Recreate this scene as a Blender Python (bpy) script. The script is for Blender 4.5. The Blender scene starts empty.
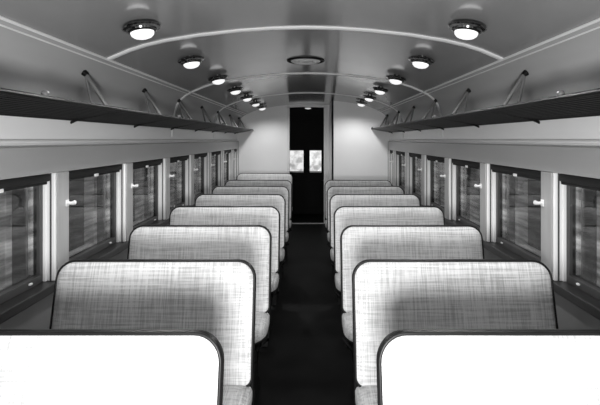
import bpy, bmesh, math
from mathutils import Vector, Matrix

C = bpy.context.scene.collection
EYE = 1.69                      # camera height above the coach floor
CAMX = 0.033
def Z(z): return EYE + z        # heights below are given from eye level

# ------------------------------------------------------------------ materials
def newmat(name):
    m = bpy.data.materials.new(name); m.use_nodes = True
    nt = m.node_tree; b = nt.nodes['Principled BSDF']
    return m, nt, b
def paint(name, g, rough=0.5, var=0.06, scale=3.0, metal=0.0, spec=0.5, stretch=(1, 1, 1), bump=0.0, coat=0.0):
    m, nt, b = newmat(name)
    n, l = nt.nodes, nt.links
    tc = n.new('ShaderNodeTexCoord'); mp = n.new('ShaderNodeMapping'); mp.inputs['Scale'].default_value = stretch
    nz = n.new('ShaderNodeTexNoise'); nz.inputs['Scale'].default_value = scale; nz.inputs['Detail'].default_value = 4
    rp = n.new('ShaderNodeValToRGB')
    a, c = max(0, g * (1 - var)), min(1, g * (1 + var))
    rp.color_ramp.elements[0].position = 0.3; rp.color_ramp.elements[1].position = 0.7
    rp.color_ramp.elements[0].color = (a, a, a, 1); rp.color_ramp.elements[1].color = (c, c, c, 1)
    l.new(tc.outputs['Object'], mp.inputs['Vector']); l.new(mp.outputs[0], nz.inputs['Vector'])
    l.new(nz.outputs['Fac'], rp.inputs['Fac']); l.new(rp.outputs['Color'], b.inputs['Base Color'])
    b.inputs['Roughness'].default_value = rough; b.inputs['Metallic'].default_value = metal
    b.inputs['Specular IOR Level'].default_value = spec
    b.inputs['Coat Weight'].default_value = coat
    if bump:
        bp = n.new('ShaderNodeBump'); bp.inputs['Strength'].default_value = bump; bp.inputs['Distance'].default_value = 0.004
        l.new(nz.outputs['Fac'], bp.inputs['Height']); l.new(bp.outputs[0], b.inputs['Normal'])
    return m
def emit(name, g, strength):
    m, nt, b = newmat(name)
    b.inputs['Base Color'].default_value = (g, g, g, 1)
    b.inputs['Emission Color'].default_value = (1, 1, 1, 1)
    b.inputs['Emission Strength'].default_value = strength
    b.inputs['Roughness'].default_value = 0.3
    return m
def fabric(name, lo, hi):
    m, nt, b = newmat(name); n, l = nt.nodes, nt.links
    tc = n.new('ShaderNodeTexCoord'); oi = n.new('ShaderNodeObjectInfo')
    ad = n.new('ShaderNodeVectorMath'); ad.operation = 'ADD'
    sc = n.new('ShaderNodeMath'); sc.operation = 'MULTIPLY'; sc.inputs[1].default_value = 7.0
    l.new(oi.outputs['Random'], sc.inputs[0]); l.new(tc.outputs['Object'], ad.inputs[0]); l.new(sc.outputs[0], ad.inputs[1])
    def streak(s, scale):
        mp = n.new('ShaderNodeMapping'); mp.inputs['Scale'].default_value = s
        nz = n.new('ShaderNodeTexNoise'); nz.inputs['Scale'].default_value = scale; nz.inputs['Detail'].default_value = 3; nz.inputs['Roughness'].default_value = 0.65
        l.new(ad.outputs[0], mp.inputs['Vector']); l.new(mp.outputs[0], nz.inputs['Vector']); return nz.outputs['Fac']
    v = streak((1, 0.04, 0.04), 150.0)      # threads running up the back
    h = streak((0.03, 0.6, 1), 120.0)       # threads running across
    big = streak((1, 1, 1), 3.0)
    mx = n.new('ShaderNodeMath'); mx.operation = 'ADD'; l.new(v, mx.inputs[0]); l.new(h, mx.inputs[1])
    m2 = n.new('ShaderNodeMath'); m2.operation = 'MULTIPLY_ADD'; l.new(big, m2.inputs[0]); m2.inputs[1].default_value = 0.35; l.new(mx.outputs[0], m2.inputs[2])
    rp = n.new('ShaderNodeValToRGB'); e = rp.color_ramp.elements
    e[0].position = 0.92; e[0].color = (lo, lo, lo, 1); e[1].position = 1.28; e[1].color = (hi, hi, hi, 1)
    sub = n.new('ShaderNodeMath'); sub.operation = 'MULTIPLY'; sub.inputs[1].default_value = 1.0
    l.new(m2.outputs[0], sub.inputs[0])
    mr = n.new('ShaderNodeMapRange'); mr.inputs['From Min'].default_value = 0.85; mr.inputs['From Max'].default_value = 1.45
    l.new(sub.outputs[0], mr.inputs['Value'])
    e[0].position = 0.15; e[1].position = 0.75
    l.new(mr.outputs[0], rp.inputs['Fac']); l.new(rp.outputs['Color'], b.inputs['Base Color'])
    b.inputs['Roughness'].default_value = 0.6; b.inputs['Specular IOR Level'].default_value = 0.3
    b.inputs['Sheen Weight'].default_value = 0.1
    bp = n.new('ShaderNodeBump'); bp.inputs['Strength'].default_value = 0.25; bp.inputs['Distance'].default_value = 0.002
    l.new(mx.outputs[0], bp.inputs['Height']); l.new(bp.outputs[0], b.inputs['Normal'])
    return m
def glass(name, tint, ior=1.5):
    m = bpy.data.materials.new(name); m.use_nodes = True
    nt = m.node_tree; n, l = nt.nodes, nt.links; n.clear()
    out = n.new('ShaderNodeOutputMaterial'); mix = n.new('ShaderNodeMixShader'); fr = n.new('ShaderNodeFresnel'); fr.inputs['IOR'].default_value = ior
    tr = n.new('ShaderNodeBsdfTransparent'); gl = n.new('ShaderNodeBsdfGlossy'); gl.inputs['Roughness'].default_value = 0.03
    tc = n.new('ShaderNodeTexCoord'); mp = n.new('ShaderNodeMapping'); mp.inputs['Scale'].default_value = (1, .5, 6)
    nz = n.new('ShaderNodeTexNoise'); nz.inputs['Scale'].default_value = 4; nz.inputs['Detail'].default_value = 4
    rp = n.new('ShaderNodeValToRGB'); a, c = tint * .6, min(1, tint * 1.2)
    rp.color_ramp.elements[0].position = .35; rp.color_ramp.elements[1].position = .68
    rp.color_ramp.elements[0].color = (a, a, a, 1); rp.color_ramp.elements[1].color = (c, c, c, 1)
    l.new(tc.outputs['Object'], mp.inputs[0]); l.new(mp.outputs[0], nz.inputs['Vector']); l.new(nz.outputs['Fac'], rp.inputs['Fac'])
    l.new(rp.outputs['Color'], tr.inputs['Color'])
    ge = n.new('ShaderNodeNewGeometry'); mrg = n.new('ShaderNodeMapRange')
    mrg.inputs['To Min'].default_value = ior; mrg.inputs['To Max'].default_value = 1/ior
    l.new(ge.outputs['Backfacing'], mrg.inputs['Value']); l.new(mrg.outputs[0], fr.inputs['IOR'])
    l.new(fr.outputs[0], mix.inputs[0]); l.new(tr.outputs[0], mix.inputs[1]); l.new(gl.outputs[0], mix.inputs[2]); l.new(mix.outputs[0], out.inputs[0])
    return m

M = dict(
    ceiling=paint('ceiling_enamel', 0.27, 0.14, 0.05, 1.5, spec=0.75),
    cove=paint('cove_paint_shaded', 0.42, 0.25, 0.06, 2.0, stretch=(1, .3, 2)),  # light wall paint, greyed so the cove's shading sits in its colour
    band=paint('band_paint', 0.85, 0.3, 0.04, 2.0, stretch=(1, .3, 2)),
    bulkhead=paint('bulkhead_paint', 0.88, 0.45, 0.03, 1.5),
    shoulder=paint('shoulder_paint', 0.36, 0.35, 0.05, 3.0, stretch=(1, .3, 2)),
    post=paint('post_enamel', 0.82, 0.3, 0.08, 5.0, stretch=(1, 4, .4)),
    face=paint('post_face_shaded', 0.34, 0.3, 0.08, 5.0, stretch=(1, 4, .4)),  # post enamel darkened, painting in the shade of grazing light
    frame_dark=paint('sash_dark', 0.05, 0.4, 0.15, 8.0),
    storm=paint('storm_sash', 0.6, 0.4, 0.1, 8.0),
    lower=paint('lower_panel', 0.16, 0.45, 0.1, 3.0),
    sill=paint('sill_dark', 0.018, 0.4, 0.15, 4.0),
    floor=paint('floor_linoleum', 0.003, 0.5, 0.4, 6.0, spec=0.08),
    trim=paint('pale_moulding', 0.75, 0.3, 0.04, 3.0),
    chrome=paint('chrome', 0.22, 0.15, 0.03, 4.0, metal=1.0),
    nickel=paint('nickel', 0.8, 0.35, 0.03, 4.0, metal=.6),
    rack=paint('rack_metal', 0.004, 0.5, 0.2, 20.0, metal=0.0, spec=.2),
    hanger=paint('hanger_metal', 0.13, 0.5, 0.1, 9.0),
    fabric=fabric('woven_fabric', 0.44, 0.80),
    cushion=fabric('cushion_fabric_shaded', 0.24, 0.5),  # same weave as the backs, low light under the seats put into the colour
    vinyl=paint('dark_vinyl', 0.010, 0.42, 0.2, 12.0, bump=.1, spec=.3),
    iron=paint('seat_iron', 0.006, 0.6, 0.3, 10.0, spec=.12),
    shade=paint('shade_cloth', 0.006, 0.8, 0.2, 20.0),
    pale=paint('pale_plastic', 0.75, 0.3, 0.04, 8.0),
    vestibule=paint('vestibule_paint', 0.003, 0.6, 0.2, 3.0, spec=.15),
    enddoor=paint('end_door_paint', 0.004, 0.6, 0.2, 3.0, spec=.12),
    plate=paint('threshold_plate', 0.45, 0.35, 0.1, 10.0, metal=.8),
    lens=emit('lamp_lens', 0.9, .8),
    dimlens=emit('vestibule_lens', 0.7, 0.5),
    glass=glass('window_glass', 0.95),
)
def lit_pane():
    m, nt, b = newmat('backlit_pane'); n, l = nt.nodes, nt.links
    tc = n.new('ShaderNodeTexCoord'); nz = n.new('ShaderNodeTexNoise'); nz.inputs['Scale'].default_value = 7; nz.inputs['Detail'].default_value = 3
    rp = n.new('ShaderNodeValToRGB'); e = rp.color_ramp.elements
    e[0].position = .38; e[0].color = (.16, .16, .16, 1); e[1].position = .6; e[1].color = (.46, .46, .46, 1)
    l.new(tc.outputs['Object'], nz.inputs['Vector']); l.new(nz.outputs['Fac'], rp.inputs['Fac'])
    l.new(rp.outputs['Color'], b.inputs['Emission Color']); b.inputs['Emission Strength'].default_value = 1.7  # light from beyond the door painted as patchy emission on the pane
    b.inputs['Base Color'].default_value = (.3, .3, .3, 1); b.inputs['Roughness'].default_value = .2
    return m
M['pane'] = lit_pane()

# ------------------------------------------------------------------ mesh helpers
def box(bm, lo, hi, bevel=0.0):
    x0, y0, z0 = [min(a, b) for a, b in zip(lo, hi)]; x1, y1, z1 = [max(a, b) for a, b in zip(lo, hi)]
    v = [bm.verts.new(p) for p in ((x0,y0,z0),(x1,y0,z0),(x1,y1,z0),(x0,y1,z0),(x0,y0,z1),(x1,y0,z1),(x1,y1,z1),(x0,y1,z1))]
    fs = [bm.faces.new([v[i] for i in f]) for f in ((0,3,2,1),(4,5,6,7),(0,1,5,4),(1,2,6,5),(2,3,7,6),(3,0,4,7))]
    if bevel:
        es = list({e for f in fs for e in f.edges})
        bmesh.ops.bevel(bm, geom=es, offset=bevel, segments=2, affect='EDGES', profile=.5)
def tube(bm, pts, r, seg=8, closed=False):
    pts = [Vector(p) for p in pts]; n = len(pts); rings = []
    for i, p in enumerate(pts):
        a = pts[(i - 1) % n] if (closed or i > 0) else p
        b = pts[(i + 1) % n] if (closed or i < n - 1) else p
        t = (b - a).normalized()
        ref = Vector((0, 0, 1)) if abs(t.z) < .9 else Vector((0, 1, 0))
        u = t.cross(ref).normalized(); w = t.cross(u)
        rr = r[i] if isinstance(r, (list, tuple)) else r
        rings.append([bm.verts.new(p + (u * math.cos(2*math.pi*k/seg) + w * math.sin(2*math.pi*k/seg)) * rr) for k in range(seg)])
    m = n if closed else n - 1
    for i in range(m):
        A, B = rings[i], rings[(i + 1) % n]
        # choose the twist that pairs nearest vertices
        off = min(range(seg), key=lambda o: (A[0].co - B[o].co).length)
        for k in range(seg):
            bm.faces.new((A[k], A[(k+1) % seg], B[(k+1+off) % seg], B[(k+off) % seg]))
    if not closed:
        bm.faces.new(rings[0][::-1]); bm.faces.new(rings[-1])
def lathe(bm, prof, seg=32, c=(0, 0, 0)):
    rings = []
    for r, z in prof:
        if r < 1e-5: rings.append([bm.verts.new((c[0], c[1], c[2] + z))])
        else: rings.append([bm.verts.new((c[0] + r*math.cos(2*math.pi*k/seg), c[1] + r*math.sin(2*math.pi*k/seg), c[2] + z)) for k in range(seg)])
    for A, B in zip(rings, rings[1:]):
        for k in range(seg):
            q = [A[k % len(A)], A[(k+1) % len(A)], B[(k+1) % len(B)], B[k % len(B)]]
            q = [v for i, v in enumerate(q) if v not in q[:i]]
            if len(q) > 2: bm.faces.new(q)
def prism_y(bm, prof, y0, y1, closed=True):
    A = [bm.verts.new((x, y0, z)) for x, z in prof]; B = [bm.verts.new((x, y1, z)) for x, z in prof]
    n = len(prof)
    for i in range(n if closed else n - 1):
        j = (i + 1) % n; bm.faces.new((A[i], A[j], B[j], B[i]))
    if closed: bm.faces.new(A[::-1]); bm.faces.new(B)
def obj(name, bm, mat, parent=None, smooth=False, angle=35):
    bmesh.ops.recalc_face_normals(bm, faces=bm.faces)
    me = bpy.data.meshes.new(name); bm.to_mesh(me); bm.free()
    if mat: me.materials.append(mat)
    o = bpy.data.objects.new(name, me); C.objects.link(o)
    if parent: o.parent = parent
    if smooth:
        for p in me.polygons: p.use_smooth = True
        me.set_sharp_from_angle(angle=math.radians(angle))
    return o
def tag(o, label, cat, group=None, kind=None):
    o['label'] = label; o['category'] = cat
    if group: o['group'] = group
    if kind: o['kind'] = kind
    return o
def thing(name, label, cat, loc=(0, 0, 0), group=None, kind=None):
    o = bpy.data.objects.new(name, None); o.empty_display_size = .1; C.objects.link(o); o.location = loc
    return tag(o, label, cat, group, kind)
def struct(name, bm, mat, label, cat, smooth=False):
    return tag(obj(name, bm, mat, None, smooth), label, cat, None, 'structure')
def dup(root, loc, label):
    r = root.copy(); C.objects.link(r); r.location = loc; r['label'] = label
    for ch in list(root.children):
        c = ch.copy(); C.objects.link(c); c.parent = r
        for g in list(ch.children):
            d = g.copy(); C.objects.link(d); d.parent = c
    return r
ORD = ['first', 'second', 'third', 'fourth', 'fifth', 'sixth', 'seventh', 'eighth', 'ninth', 'tenth']

# ------------------------------------------------------------------ coach section
PROF = [(0, .70), (.2, .696), (.4, .683), (.66, .654), (.87, .620), (1.0, .590), (1.1, .558), (1.237, .500),
        (1.30, .462), (1.35, .420), (1.385, .37), (1.41, .30), (1.428, .22), (1.437, .13), (1.44, .02)]
def roof(x):
    x = abs(x)
    for (a, za), (b, zb) in zip(PROF, PROF[1:]):
        if a <= x <= b: return za + (zb - za) * (x - a) / (b - a)
    return PROF[-1][1]
Y0, YL, YR = -1.2, 8.60, 7.60          # coach start (behind camera), left bulkhead, right partition
TRX = 1.237
WIN_T, WIN_B = -.19, -.80

# floor
bm = bmesh.new(); box(bm, (-1.6, Y0, -.05), (1.6, 8.72, 0)); struct('floor', bm, M['floor'], 'black linoleum floor of the coach running down the aisle', 'floor')
# ceiling
bm = bmesh.new()
inner = [(x, Z(z)) for x, z in PROF if x <= TRX]; inner = [(-x, z) for x, z in inner[::-1]] + inner[1:]
fine = []
for (a, za), (b, zb) in zip(inner, inner[1:]):
    fine += [(a, za)]
fine.append(inner[-1])
prism_y(bm, fine + [(x, z + .05) for x, z in fine[::-1]], Y0, 8.70)
struct('ceiling', bm, M['ceiling'], 'glossy grey arched ceiling over the aisle', 'ceiling', smooth=True)
# side walls
for s, side in ((-1, 'left'), (1, 'right')):
    bm = bmesh.new()
    cov = [(s*x, Z(z)) for x, z in PROF if x >= TRX and z > .12]
    prism_y(bm, cov + [(x + s*.06, z + .03) for x, z in cov[::-1]], Y0, 8.70)
    struct(f'wall_{side}_upper', bm, M['cove'], f'shade-greyed curved {side} wall between the ceiling bead and the luggage rack', 'wall', smooth=True)
    bm = bmesh.new()
    box(bm, (s*1.438, Y0, Z(-.10)), (s*1.50, 8.70, Z(.13)))
    struct('wall_' + side, bm, M['band'], f'pale band of the {side} wall between the luggage rack and the grey panel', 'wall')
    bm = bmesh.new()
    box(bm, (s*1.42, Y0, 0), (s*1.56, 8.7, Z(-.84)))
    struct(f'wall_{side}_lower', bm, M['lower'], f'dark grey panel below the windows of the {side} wall', 'wall')
    bm = bmesh.new(); box(bm, (s*1.405, Y0, Z(WIN_T)), (s*1.56, .59, Z(WIN_B)))
    struct(f'wall_{side}_near', bm, M['post'], f'plain pale end section of the {side} window wall, beside the camera', 'wall')
# shoulder panels, sills, ceiling beads (continuous mouldings)
tn = [0]
def trim(bm, mat, label, smooth=False):
    tn[0] += 1
    return struct(f'trim_{tn[0]}', bm, mat, label, 'trim', smooth)
for s, side in ((-1, 'left'), (1, 'right')):
    bm = bmesh.new(); box(bm, (s*1.40, Y0, Z(-.04)), (s*1.56, 8.7, Z(WIN_T)), .006)
    trim(bm, M['shoulder'], f'flat grey panel running above the {side} windows')
    bm = bmesh.new(); tube(bm, [(s*1.432, Y0, Z(-.015)), (s*1.432, YL if s < 0 else YR, Z(-.015))], .012, 10)
    trim(bm, M['trim'], f'pale rounded moulding on top of the grey panel on the {side}', True)
    bm = bmesh.new(); box(bm, (s*1.385, Y0, Z(-.85)), (s*1.56, 8.7, Z(WIN_B)), .006)
    trim(bm, M['sill'], f'dark sill ledge under the {side} windows')
    bm = bmesh.new()
    for (xa, za, r) in ((TRX - .004, .496, .008), (TRX + .030, .478, .0045)):
        tube(bm, [(s*xa, Y0, Z(za)), (s*xa, YL if s < 0 else YR, Z(za))], r, 8)
    trim(bm, M['trim'], f'pale double bead along the {side} edge of the ceiling', True)
# arched ceiling ribs
def rib(y, xmax, zmin, label, w=.045, t=.012):
    pts = []
    ext = PROF + [(1.44, .0)]
    half = []
    N = 10
    for (a, za), (b, zb) in zip(PROF, PROF[1:]):
        half.append((a, za))
    half.append(PROF[-1])
    half = [(x, z) for x, z in half if x <= xmax and z >= zmin]
    full = [(-x, z) for x, z in half[::-1]] + half[1:]
    bm = bmesh.new(); prev = None
    for i, (x, z) in enumerate(full):
        a = full[max(i-1, 0)]; b = full[min(i+1, len(full)-1)]
        d = Vector((b[0]-a[0], 0, b[1]-a[1])).normalized(); nrm = Vector((d.z, 0, -d.x))
        p = Vector((x, y, Z(z)))
        sec = [bm.verts.new(p + nrm*h + Vector((0, q, 0))) for q, h in ((-w/2, -.004), (-w/2, t*.5), (-w/4, t), (w/4, t), (w/2, t*.5), (w/2, -.004))]
        if prev:
            for k in range(6): bm.faces.new((prev[k], prev[(k+1) % 6], sec[(k+1) % 6], sec[k]))
        else: bm.faces.new(sec)
        prev = sec
    bm.faces.new(prev[::-1])
    return trim(bm, M['trim'], label, True)
rib(2.69, 1.24, .49, 'pale arched rib across the ceiling, ending at the side beads')
rib(4.57, 2, 0, 'pale arched rib across the ceiling that runs down behind the racks', w=.035)
rib(6.50, 2, 0, 'thin pale arched rib across the far ceiling near the doorway', w=.03)

# bulkheads
def wallpiece(bm, xa, xb, y0, y1, zb=0.0, n=14):
    top = [(xa + (xb - xa)*i/n, Z(roof(xa + (xb - xa)*i/n)) + .01) for i in range(n + 1)]
    prism_y(bm, [(xa, zb)] + top + [(xb, zb)], y0, y1)
OL, OR, OT = -.385, .30, .645
bm = bmesh.new()
wallpiece(bm, -1.46, OL, YL, YL + .06)
wallpiece(bm, OL, OR, YL, YL + .06, Z(OT), 6)
wallpiece(bm, OR, .50, YL, YL + .06)
struct('wall_end', bm, M['bulkhead'], 'pale end bulkhead with the doorway, left of the aisle', 'wall')
bm = bmesh.new(); wallpiece(bm, .41, 1.46, YR, YR + .06); wallpiece(bm, .41, .44, YR, YL)
struct('wall_partition', bm, M['bulkhead'], 'pale partition right of the doorway, behind the last right seat', 'wall')
bm = bmesh.new(); wallpiece(bm, -1.46, 0, Y0 - .06, Y0); wallpiece(bm, 0, 1.46, Y0 - .06, Y0)
struct('wall_rear', bm, M['bulkhead'], 'pale end wall behind the camera', 'wall')
bm = bmesh.new()
box(bm, (OL - .05, YL - .02, 0), (OL, YL + .06, Z(OT)), .004); box(bm, (OR, YL - .02, 0), (OR + .035, YL + .06, Z(OT)), .004)
box(bm, (OR + .045, YL - .02, 0), (OR + .075, YL + .05, Z(OT + .03)), .004)
pts = [(OL - .05 + (OR - OL + .085)*i/8) for i in range(9)]
prism_y(bm, [(x, Z(OT - .02) + .015*(1 - ((x + .05)/.4)**2)) for x in pts] + [(x, Z(OT + .035) + .012*(1 - ((x + .05)/.4)**2)) for x in pts[::-1]], YL - .02, YL + .06)
trim(bm, M['trim'], 'pale frame around the doorway at the end of the aisle')
bm = bmesh.new(); box(bm, (OL, YL - .03, -.002), (OR, YL + .03, .012), .003)
trim(bm, M['plate'], 'metal threshold strip on the floor of the doorway')
# vestibule
YV = 9.75
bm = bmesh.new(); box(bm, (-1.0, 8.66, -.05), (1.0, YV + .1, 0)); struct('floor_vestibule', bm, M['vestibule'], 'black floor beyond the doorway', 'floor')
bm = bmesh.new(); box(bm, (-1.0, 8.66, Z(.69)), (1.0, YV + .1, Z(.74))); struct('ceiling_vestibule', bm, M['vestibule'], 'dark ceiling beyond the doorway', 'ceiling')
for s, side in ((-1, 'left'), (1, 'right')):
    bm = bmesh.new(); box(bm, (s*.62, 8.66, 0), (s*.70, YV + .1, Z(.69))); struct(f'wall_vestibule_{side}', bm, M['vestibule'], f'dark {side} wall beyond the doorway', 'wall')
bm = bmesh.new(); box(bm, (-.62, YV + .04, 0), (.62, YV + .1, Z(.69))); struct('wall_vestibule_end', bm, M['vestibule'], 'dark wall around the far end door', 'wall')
d = thing('door_1', 'dark end door with two glowing panes beyond the doorway', 'door', (-.07, YV, 0), kind='structure')
bm = bmesh.new()
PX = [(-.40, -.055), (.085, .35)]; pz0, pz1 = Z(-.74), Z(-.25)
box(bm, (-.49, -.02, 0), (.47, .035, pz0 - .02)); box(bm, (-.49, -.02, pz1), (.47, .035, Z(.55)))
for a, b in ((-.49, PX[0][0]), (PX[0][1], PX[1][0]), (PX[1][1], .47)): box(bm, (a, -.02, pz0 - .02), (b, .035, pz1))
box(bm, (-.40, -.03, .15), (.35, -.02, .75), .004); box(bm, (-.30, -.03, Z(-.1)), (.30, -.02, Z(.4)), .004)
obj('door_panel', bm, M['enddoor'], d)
for a, b in PX:
    bm = bmesh.new(); box(bm, (a, .005, pz0 - .02), (b, .015, pz1)); p = obj('pane', bm, M['pane'], d)
    bm = bmesh.new()
    box(bm, (a, -.03, pz0 - .02), (b, .005, pz0 + .012), .003); box(bm, (a, -.03, pz1 - .012), (b, .005, pz1), .003)
    obj('pane_bead', bm, M['storm'], p)
bm = bmesh.new(); tube(bm, [(.41, -.02, Z(-.93)), (.41, -.07, Z(-.93)), (.33, -.07, Z(-.94))], .011, 8); obj('handle', bm, M['chrome'], d, True)
vl = thing('ceiling_lamp', 'small round lamp on the dark ceiling beyond the doorway', 'lamp', (-.02, 9.15, Z(.69)))
bm = bmesh.new(); lathe(bm, [(0, 0), (.10, 0), (.10, -.015), (.075, -.03), (.07, -.03)], 20); obj('housing', bm, M['chrome'], vl, True)
bm = bmesh.new(); lathe(bm, [(.072, -.024), (.06, -.045), (.03, -.055), (0, -.058)], 20); obj('lens', bm, M['dimlens'], vl, True)

# ------------------------------------------------------------------ windows, posts, shades, hooks
def station(i): return 2.42 + .915*i
PW = .13
wn = [0]
def window(s, side, ya, yb, idx):
    wn[0] += 1
    w = thing(f'window_{wn[0]}', f'{ORD[idx]} window from the camera on the {side} wall', 'window', (s*1.49, (ya+yb)/2, Z(-.5)), kind='structure')
    h = (yb - ya)/2
    def B(lo, hi, bev=0):
        box(bm, (s*(lo[0] - 1.49), lo[1], lo[2]), (s*(hi[0] - 1.49), hi[1], hi[2]), bev)
    zt, zb = .31, -.30
    bm = bmesh.new()                       # inner sash: dark stiles and rails
    B((1.470, -h, zb), (1.51, -h + .03, zt), .003); B((1.470, h - .03, zb), (1.51, h, zt), .003)
    B((1.462, -h + .03, zb), (1.51, h - .03, zb + .045), .003); B((1.470, -h + .03, zt - .05), (1.51, h - .03, zt), .003)
    obj('window_frame', bm, M['frame_dark'], w)
    bm = bmesh.new(); B((1.488, -h + .028, zb + .04), (1.492, h - .028, zt - .045)); obj('glass', bm, M['glass'], w)
    bm = bmesh.new()                       # outer sash seen through the pane
    B((1.562, h - .17, zb), (1.635, h - .12, zt), .004); B((1.565, -h - .03, zb - .02), (1.62, h - .12, zb + .03), .004)
    obj('outer_sash', bm, M['storm'], w)
    for yy in (-h + .13, h - .13):         # finger lifts on the bottom rail
        bm = bmesh.new(); B((1.452, yy - .012, zb + .02), (1.464, yy + .012, zb + .032), .004); obj('sash_lift', bm, M['pale'], w)
    # shade rolled up at the head of the window
    sh = thing('roller_blind', f'black roller blind pulled up in the {ORD[idx]} window on the {side}', 'blind', (s*1.445, (ya+yb)/2, Z(WIN_T)), 'rolled-up window blinds')
    bm = bmesh.new(); box(bm, (-.022, -h + .004, -.048), (.022, h - .004, -.002), .012); obj('roller', bm, M['shade'], sh, True)
    bm = bmesh.new(); box(bm, (-.010, -h + .01, -.064), (.004, h - .01, -.044), .004); obj('hem_bar', bm, M['shade'], sh)
    bm = bmesh.new(); box(bm, (-s*.012 - .006, -.022, -.066), (-s*.012 + .006, .022, -.046), .004); obj('pull_tab', bm, M['pale'], sh)
def post(s, side, y, idx, w=PW, hook=True):
    bm = bmesh.new()
    X = lambda a: s*a
    box(bm, (X(1.405), y, Z(WIN_B)), (X(1.56), y + w, Z(WIN_T)), .006)
    box(bm, (X(1.452), y - .008, Z(WIN_B)), (X(1.470), y + .004, Z(WIN_T)), .002)            # stop bead on the reveal
    po = trim(bm, M['post'], f'pale window post, {ORD[idx]} from the camera on the {side} wall')
    bm = bmesh.new(); box(bm, (X(1.395), y + .012, Z(WIN_B)), (X(1.4055), y + w - .006, Z(WIN_T)), .003); obj('shaded_face_strip', bm, M['face'], po)  # added strip whose darker colour stands for shade on the aisle side
    bm = bmesh.new(); box(bm, (X(1.424), y - .004, Z(WIN_B)), (X(1.433), y + .004, Z(WIN_T)), .001); obj('stop_bead', bm, M['frame_dark'], po)
    if not hook: return
    hk = thing('window_post_hook', f'small pale coat hook on the {ORD[idx]} window post of the {side} wall', 'coat hook', (s*1.395, y + w - .03, Z(-.375)), 'coat hooks on the window posts')
    bm = bmesh.new(); box(bm, (0, -.016, -.02), (-s*.006, .016, .02), .003); obj('base_plate', bm, M['pale'], hk)
    bm = bmesh.new(); tube(bm, [(-s*.002, 0, .002), (-s*.020, .006, -.002), (-s*.032, .012, -.001), (-s*.040, .016, .002), (-s*.046, .018, .003)], [.010, .009, .012, .014, .007], 10); obj('prong', bm, M['pale'], hk, True)
for s, side, last, yend in ((-1, 'left', 6, YL), (1, 'right', 5, YR)):
    prev = .59; k = 0
    post(s, side, station(-1), 0)
    window(s, side, .59, station(-1), 0)
    for i in range(0, last + 1):
        window(s, side, station(i - 1) + PW, station(i), i + 1)
        post(s, side, station(i), i + 1)
    rest = station(last) + PW
    if side == 'left':
        window(s, side, rest, yend - .10, last + 2); post(s, side, yend - .10, last + 2, .10, False)
    else:
        window(s, side, rest, yend - .06, last + 2); post(s, side, yend - .06, last + 2, .06, False)

# ------------------------------------------------------------------ luggage racks
def rack(s, side, yend):
    t = thing('luggage_rack', f'long dark metal luggage rack above the {side} windows', 'luggage rack', (s*1.44, 3.5, Z(.12)), 'overhead luggage racks')
    def P(x, y, z): return (s*(x - 1.44), y - 3.5, z - .12)
    fx, fz, rx, rz = 1.115, .178, 1.425, .122
    ys, ye = Y0 + .01, yend - .01
    bm = bmesh.new(); tube(bm, [P(fx, ys, fz), P(fx, ye, fz)], .012, 10); obj('front_rail', bm, M['rack'], t, True)
    bm = bmesh.new(); tube(bm, [P(rx, ys, rz), P(rx, ye, rz)], .011, 10); obj('rear_rail', bm, M['rack'], t, True)
    bm = bmesh.new()
    for f in (.085, .17, .255, .34, .425, .51, .595, .68, .765, .845, .925):
        tube(bm, [P(fx + (rx-fx)*f, ys, fz + (rz-fz)*f), P(fx + (rx-fx)*f, ye, fz + (rz-fz)*f)], .0095 if f < .8 else .0075, 6)
    obj('slats', bm, M['rack'], t, True)
    i = -3
    while True:
        y = 2.64 + .945*i
        if y > yend - .1: break
        if y > Y0 + .05:
            bm = bmesh.new()
            tube(bm, [P(1.44, y, .10), P(1.40, y, .118), P(1.34, y, .134), P(1.22, y, .158), P(fx, y, fz)], [.009, .009, .008, .007, .007], 8)
            obj('bracket', bm, M['rack'], t, True)
            if i % 2: bm = bmesh.new(); lathe(bm, [(0, .034), (.012, .03), (.017, .02), (.014, .008), (0, .004)], 10, P(fx, y + .165, fz)); obj('knob', bm, M['hanger'], t, True)
            top = (1.358, y, .408)
            bm = bmesh.new()
            tube(bm, [P(*top), P(1.335, y, .385), P(1.205, y + .02, .165)], .012, 8)
            tube(bm, [P(*top), P(1.345, y, .38), P(1.285, y - .02, .15)], .010, 8)
            h = obj('hanger', bm, M['hanger'], t, True)
            bm = bmesh.new(); tube(bm, [P(1.368, y, .416), P(1.338, y, .392)], [.024, .015], 12); obj('boss', bm, M['rack'], h, True)
        i += 1
rack(-1, 'left', YL); rack(1, 'right', YR)

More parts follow.
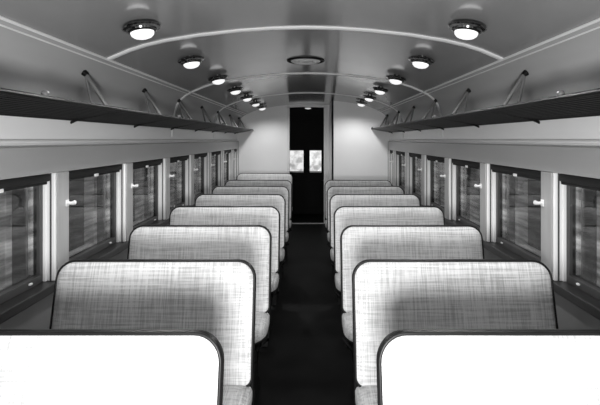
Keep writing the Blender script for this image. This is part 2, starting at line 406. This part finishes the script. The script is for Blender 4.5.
# ------------------------------------------------------------------ ceiling lamps and ventilator
def lamp_parts(root):
    bm = bmesh.new(); lathe(bm, [(0, .01), (.034, .01), (.030, -.020), (.06, -.024), (.094, -.022), (.099, -.030), (.094, -.038), (.080, -.043), (.076, -.052), (.066, -.058), (.058, -.058)], 36)
    obj('housing', bm, M['chrome'], root, True, 25)
    bm = bmesh.new(); lathe(bm, [(.062, -.054), (.058, -.070), (.045, -.082), (.025, -.089), (0, -.091)], 28); obj('lens', bm, M['lens'], root, True)
def lamp_row(s, side, n):
    x = s*.87; tilt = s*math.atan(.2)
    for i in range(n):
        y = 2.28 + .945*i
        loc = (x, y, Z(roof(.87)))
        lab = f'chrome ceiling lamp with white lens, {ORD[i]} in the {side} row from the camera'
        if i == 0:
            L = thing('ceiling_lamp', lab, 'lamp', loc, 'lamps along the ceiling'); lamp_parts(L); L.rotation_euler = (0, tilt, 0)
            lamp_row.proto = L
        else: dup(lamp_row.proto, loc, lab)
        ld = bpy.data.lights.new('lamp_glow', 'SPOT'); ld.energy = LAMP_W*((1.2, 1.1, .6, .28, .28, 1.5, .9)[i] if s < 0 else (1.2, 1.1, .6, .28, .4, 1.1)[i]); ld.spot_size = math.radians(165); ld.spot_blend = .6; ld.shadow_soft_size = .06
        lo = bpy.data.objects.new('lamp_glow', ld); C.objects.link(lo); lo.location = (x, y, loc[2] - .11); lo.rotation_euler = (0, tilt*.5, 0)
LAMP_W = 24.0
lamp_row(-1, 'left', 7); lamp_row(1, 'right', 6)
v = thing('ceiling_vent', 'round ringed metal ventilator in the middle of the ceiling', 'ventilator', (-.01, 3.81, Z(.70)))
bm = bmesh.new(); lathe(bm, [(.145, .0), (.168, .0), (.165, -.012), (.150, -.016), (.143, -.004)], 40); obj('outer_ring', bm, M['iron'], v, True)
bm = bmesh.new(); lathe(bm, [(0, -.002), (.144, -.002)], 40); obj('back_plate', bm, M['iron'], v)
bm = bmesh.new()
for r in (.118, .086): lathe(bm, [(r - .012, -.004), (r, -.02), (r + .012, -.014), (r + .010, -.006)], 40)
obj('louvre', bm, M['nickel'], v, True)
bm = bmesh.new(); lathe(bm, [(.055, -.004), (.055, -.018), (.03, -.026), (0, -.028)], 28); obj('centre_cap', bm, M['nickel'], v, True)

# ------------------------------------------------------------------ seats
HW = .51
TOPZ, BOTZ, LEAN = EYE - .62, .48, .22
def outline(w, h, rt, rb, inset=0.0, n=8):
    """rounded rectangle, u across (centred), v up from 0 to h"""
    pts = []
    u0, u1, v0, v1 = -w/2 + inset, w/2 - inset, inset, h - inset
    for (cu, cv, r, a0) in ((u1, v1, rt, 0), (u0, v1, rt, 90), (u0, v0, rb, 180), (u1, v0, rb, 270)):
        r = max(r - inset, .012)
        cx = cu - r if cu > 0 else cu + r; cy = cv - r if cv > h/2 else cv + r
        for k in range(n + 1):
            a = math.radians(a0 + 90*k/n); pts.append((cx + r*math.cos(a), cy + r*math.sin(a)))
    return pts
H = (TOPZ - BOTZ) / math.cos(math.atan(LEAN))
ang = math.atan(LEAN)
UP = Vector((0, math.sin(ang), math.cos(ang))); NRM = Vector((0, -math.cos(ang), math.sin(ang)))   # NRM faces the passenger
ORG = Vector((0, 0, TOPZ)) - UP*H
def onback(u, v, n): return Vector((u, 0, 0)) + ORG + UP*v + NRM*n
def loft(bm, loops, cap0=False, cap1=False):
    R = [[bm.verts.new(p) for p in lp] for lp in loops]; n = len(R[0])
    for A, B in zip(R, R[1:]):
        for k in range(n): bm.faces.new((A[k], A[(k+1) % n], B[(k+1) % n], B[k]))
    if cap0: bm.faces.new(R[0][::-1])
    if cap1: bm.faces.new(R[-1])
def build_seat(s, label, group, loc):
    """s = +1: aisle lies towards +x (left-hand seats); s = -1: the other way"""
    t = thing('double_seat', label, 'train seat', loc, group)
    RT, RB = .095, .05
    # padded front of the back
    bm = bmesh.new(); loops = []
    for ins, n in ((.006, -.004), (.007, .003), (.014, .009), (.034, .014), (.09, .018), (.16, .020)):
        loops.append([onback(u, v, n) for u, v in outline(2*HW, H, RT, RB, ins)])
    loft(bm, loops, True, True); back = obj('backrest', bm, M['fabric'], t, True, 60)
    # dark boxing round the edge, and the shell behind
    bm = bmesh.new(); loops = []
    for ins, n in ((.022, -.002), (.004, .0), (.0, -.006), (.0, -.024), (.010, -.032), (.06, -.036)):
        loops.append([onback(u, v, n) for u, v in outline(2*HW, H, RT, RB, ins)])
    loft(bm, loops, False, True); obj('edge_band', bm, M['vinyl'], t, True, 50)
    # piping
    bm = bmesh.new(); tube(bm, [onback(u, v, .006) for u, v in outline(2*HW, H, RT, RB, .007)], .0065, 6, True); obj('piping', bm, M['vinyl'], back, True, 80)
    # seat cushion, rounded at the front corners
    def plan(ins, n=6):
        x0, x1 = -HW + ins, HW + ins*-1 + .0
        y1, y0 = -.12 - ins*.3, -.47 + ins
        pts = [(x1, y1), (x0, y1)]
        r = .19
        for (cx, cy, a0) in ((x0 + r, y0 + r, 180), (x1 - r, y0 + r, 270)):
            for k in range(n + 1):
                a = math.radians(a0 + 90*k/n); pts.append((cx + r*math.cos(a), cy + r*math.sin(a)))
        return pts
    bm = bmesh.new(); loops = []
    for ins, z in ((.04, .395), (.014, .402), (.004, .42), (.004, .465), (.012, .484), (.034, .496), (.08, .503)):
        loops.append([Vector((x, y, z)) for x, y in plan(ins)])
    loft(bm, loops, True, True); cu = obj('seat_cushion', bm, M['cushion'], t, True, 60)
    bm = bmesh.new(); tube(bm, [Vector((x, y, .405)) for x, y in plan(.012)], .008, 6, True); obj('piping', bm, M['vinyl'], cu, True, 80)
    # iron frame
    bm = bmesh.new()
    box(bm, (-HW + .05, -.43, .30), (HW - .05, -.38, .376), .006); box(bm, (-HW + .05, -.25, .30), (HW - .05, -.20, .376), .006)
    box(bm, (-HW + .05, -.43, .30), (-HW + .10, -.20, .376), .006); box(bm, (HW - .10, -.43, .30), (HW - .05, -.20, .376), .006)
    box(bm, (-HW + .10, -.40, .35), (HW - .10, -.25, .376))
    obj('frame', bm, M['iron'], t)
    for sx in (-1, 1):
        bm = bmesh.new(); x = sx*(HW - .09)
        A = [(-.48, 0), (-.14, 0), (-.16, .05), (-.25, .12), (-.23, .32), (-.42, .32), (-.40, .12), (-.46, .05)]
        f0 = [bm.verts.new((x - .02, y, z)) for y, z in A]; f1 = [bm.verts.new((x + .02, y, z)) for y, z in A]
        for k in range(len(A)): bm.faces.new((f0[k], f0[(k+1) % 8], f1[(k+1) % 8], f1[k]))
        bm.faces.new(f0[::-1]); bm.faces.new(f1)
        obj('leg', bm, M['iron'], t)
        bm = bmesh.new(); x = sx*(HW - .012)
        tube(bm, [(x - sx*.05, -.36, .335), (x, -.24, .36), (x, -.12, .42), onback(x, .10, -.03), onback(x - sx*.01, .24, -.03)], [.016, .016, .014, .014, .012], 8)
        obj('back_lever', bm, M['iron'], t, True)
    return t
rows = [1.39, 2.215, 3.10, 3.98, 4.85, 5.68, 6.52]
proto = {}
for s, side, n in ((1, 'left', 7), (-1, 'right', 7)):
    for i in range(n):
        loc = (-s*.756, rows[i], 0)
        extra = ', cut off by the bottom of the view' if i == 0 else ''
        lab = f'pale woven double seat left of the aisle, {ORD[i]} row from the camera' if side == 'left' else f'pale woven double seat right of the aisle, {ORD[i]} row from the camera'
        grp = 'double seats along the aisle'
        if i == 0: proto[side] = build_seat(s, lab, grp, loc)
        else: dup(proto[side], loc, lab)
dup(proto['left'], (-.80, 7.84, 0), 'last double seat left of the aisle, against the pale end bulkhead')

# ------------------------------------------------------------------ light, world, camera
w = bpy.data.worlds.new('night'); bpy.context.scene.world = w; w.use_nodes = True
w.node_tree.nodes['Background'].inputs[0].default_value = (.05, .05, .05, 1); w.node_tree.nodes['Background'].inputs[1].default_value = 1.0
def area(name, loc, target, size, energy):
    ld = bpy.data.lights.new(name, 'AREA'); ld.energy = energy; ld.shape = 'DISK'; ld.size = size
    o = bpy.data.objects.new(name, ld); C.objects.link(o); o.location = loc
    o.rotation_euler = (Vector(target) - Vector(loc)).to_track_quat('-Z', 'Y').to_euler(); return o
area('flash', (.0, -.12, 1.27), (0, 5, 1.45), .38, 76)

cam = bpy.data.cameras.new('camera'); co = bpy.data.objects.new('camera', cam); C.objects.link(co)
co.location = (CAMX, 0, EYE); co.rotation_euler = (math.radians(90), 0, 0)
cam.sensor_fit = 'HORIZONTAL'; cam.sensor_width = 36; cam.lens = 36*430/600
cam.shift_x = -10.5/600; cam.shift_y = -63.5/600; cam.clip_start = .02
bpy.context.scene.camera = co
vs = bpy.context.scene.view_settings
vs.view_transform = 'Standard'; vs.look = 'None'; vs.exposure = 0.0; vs.gamma = 1.0
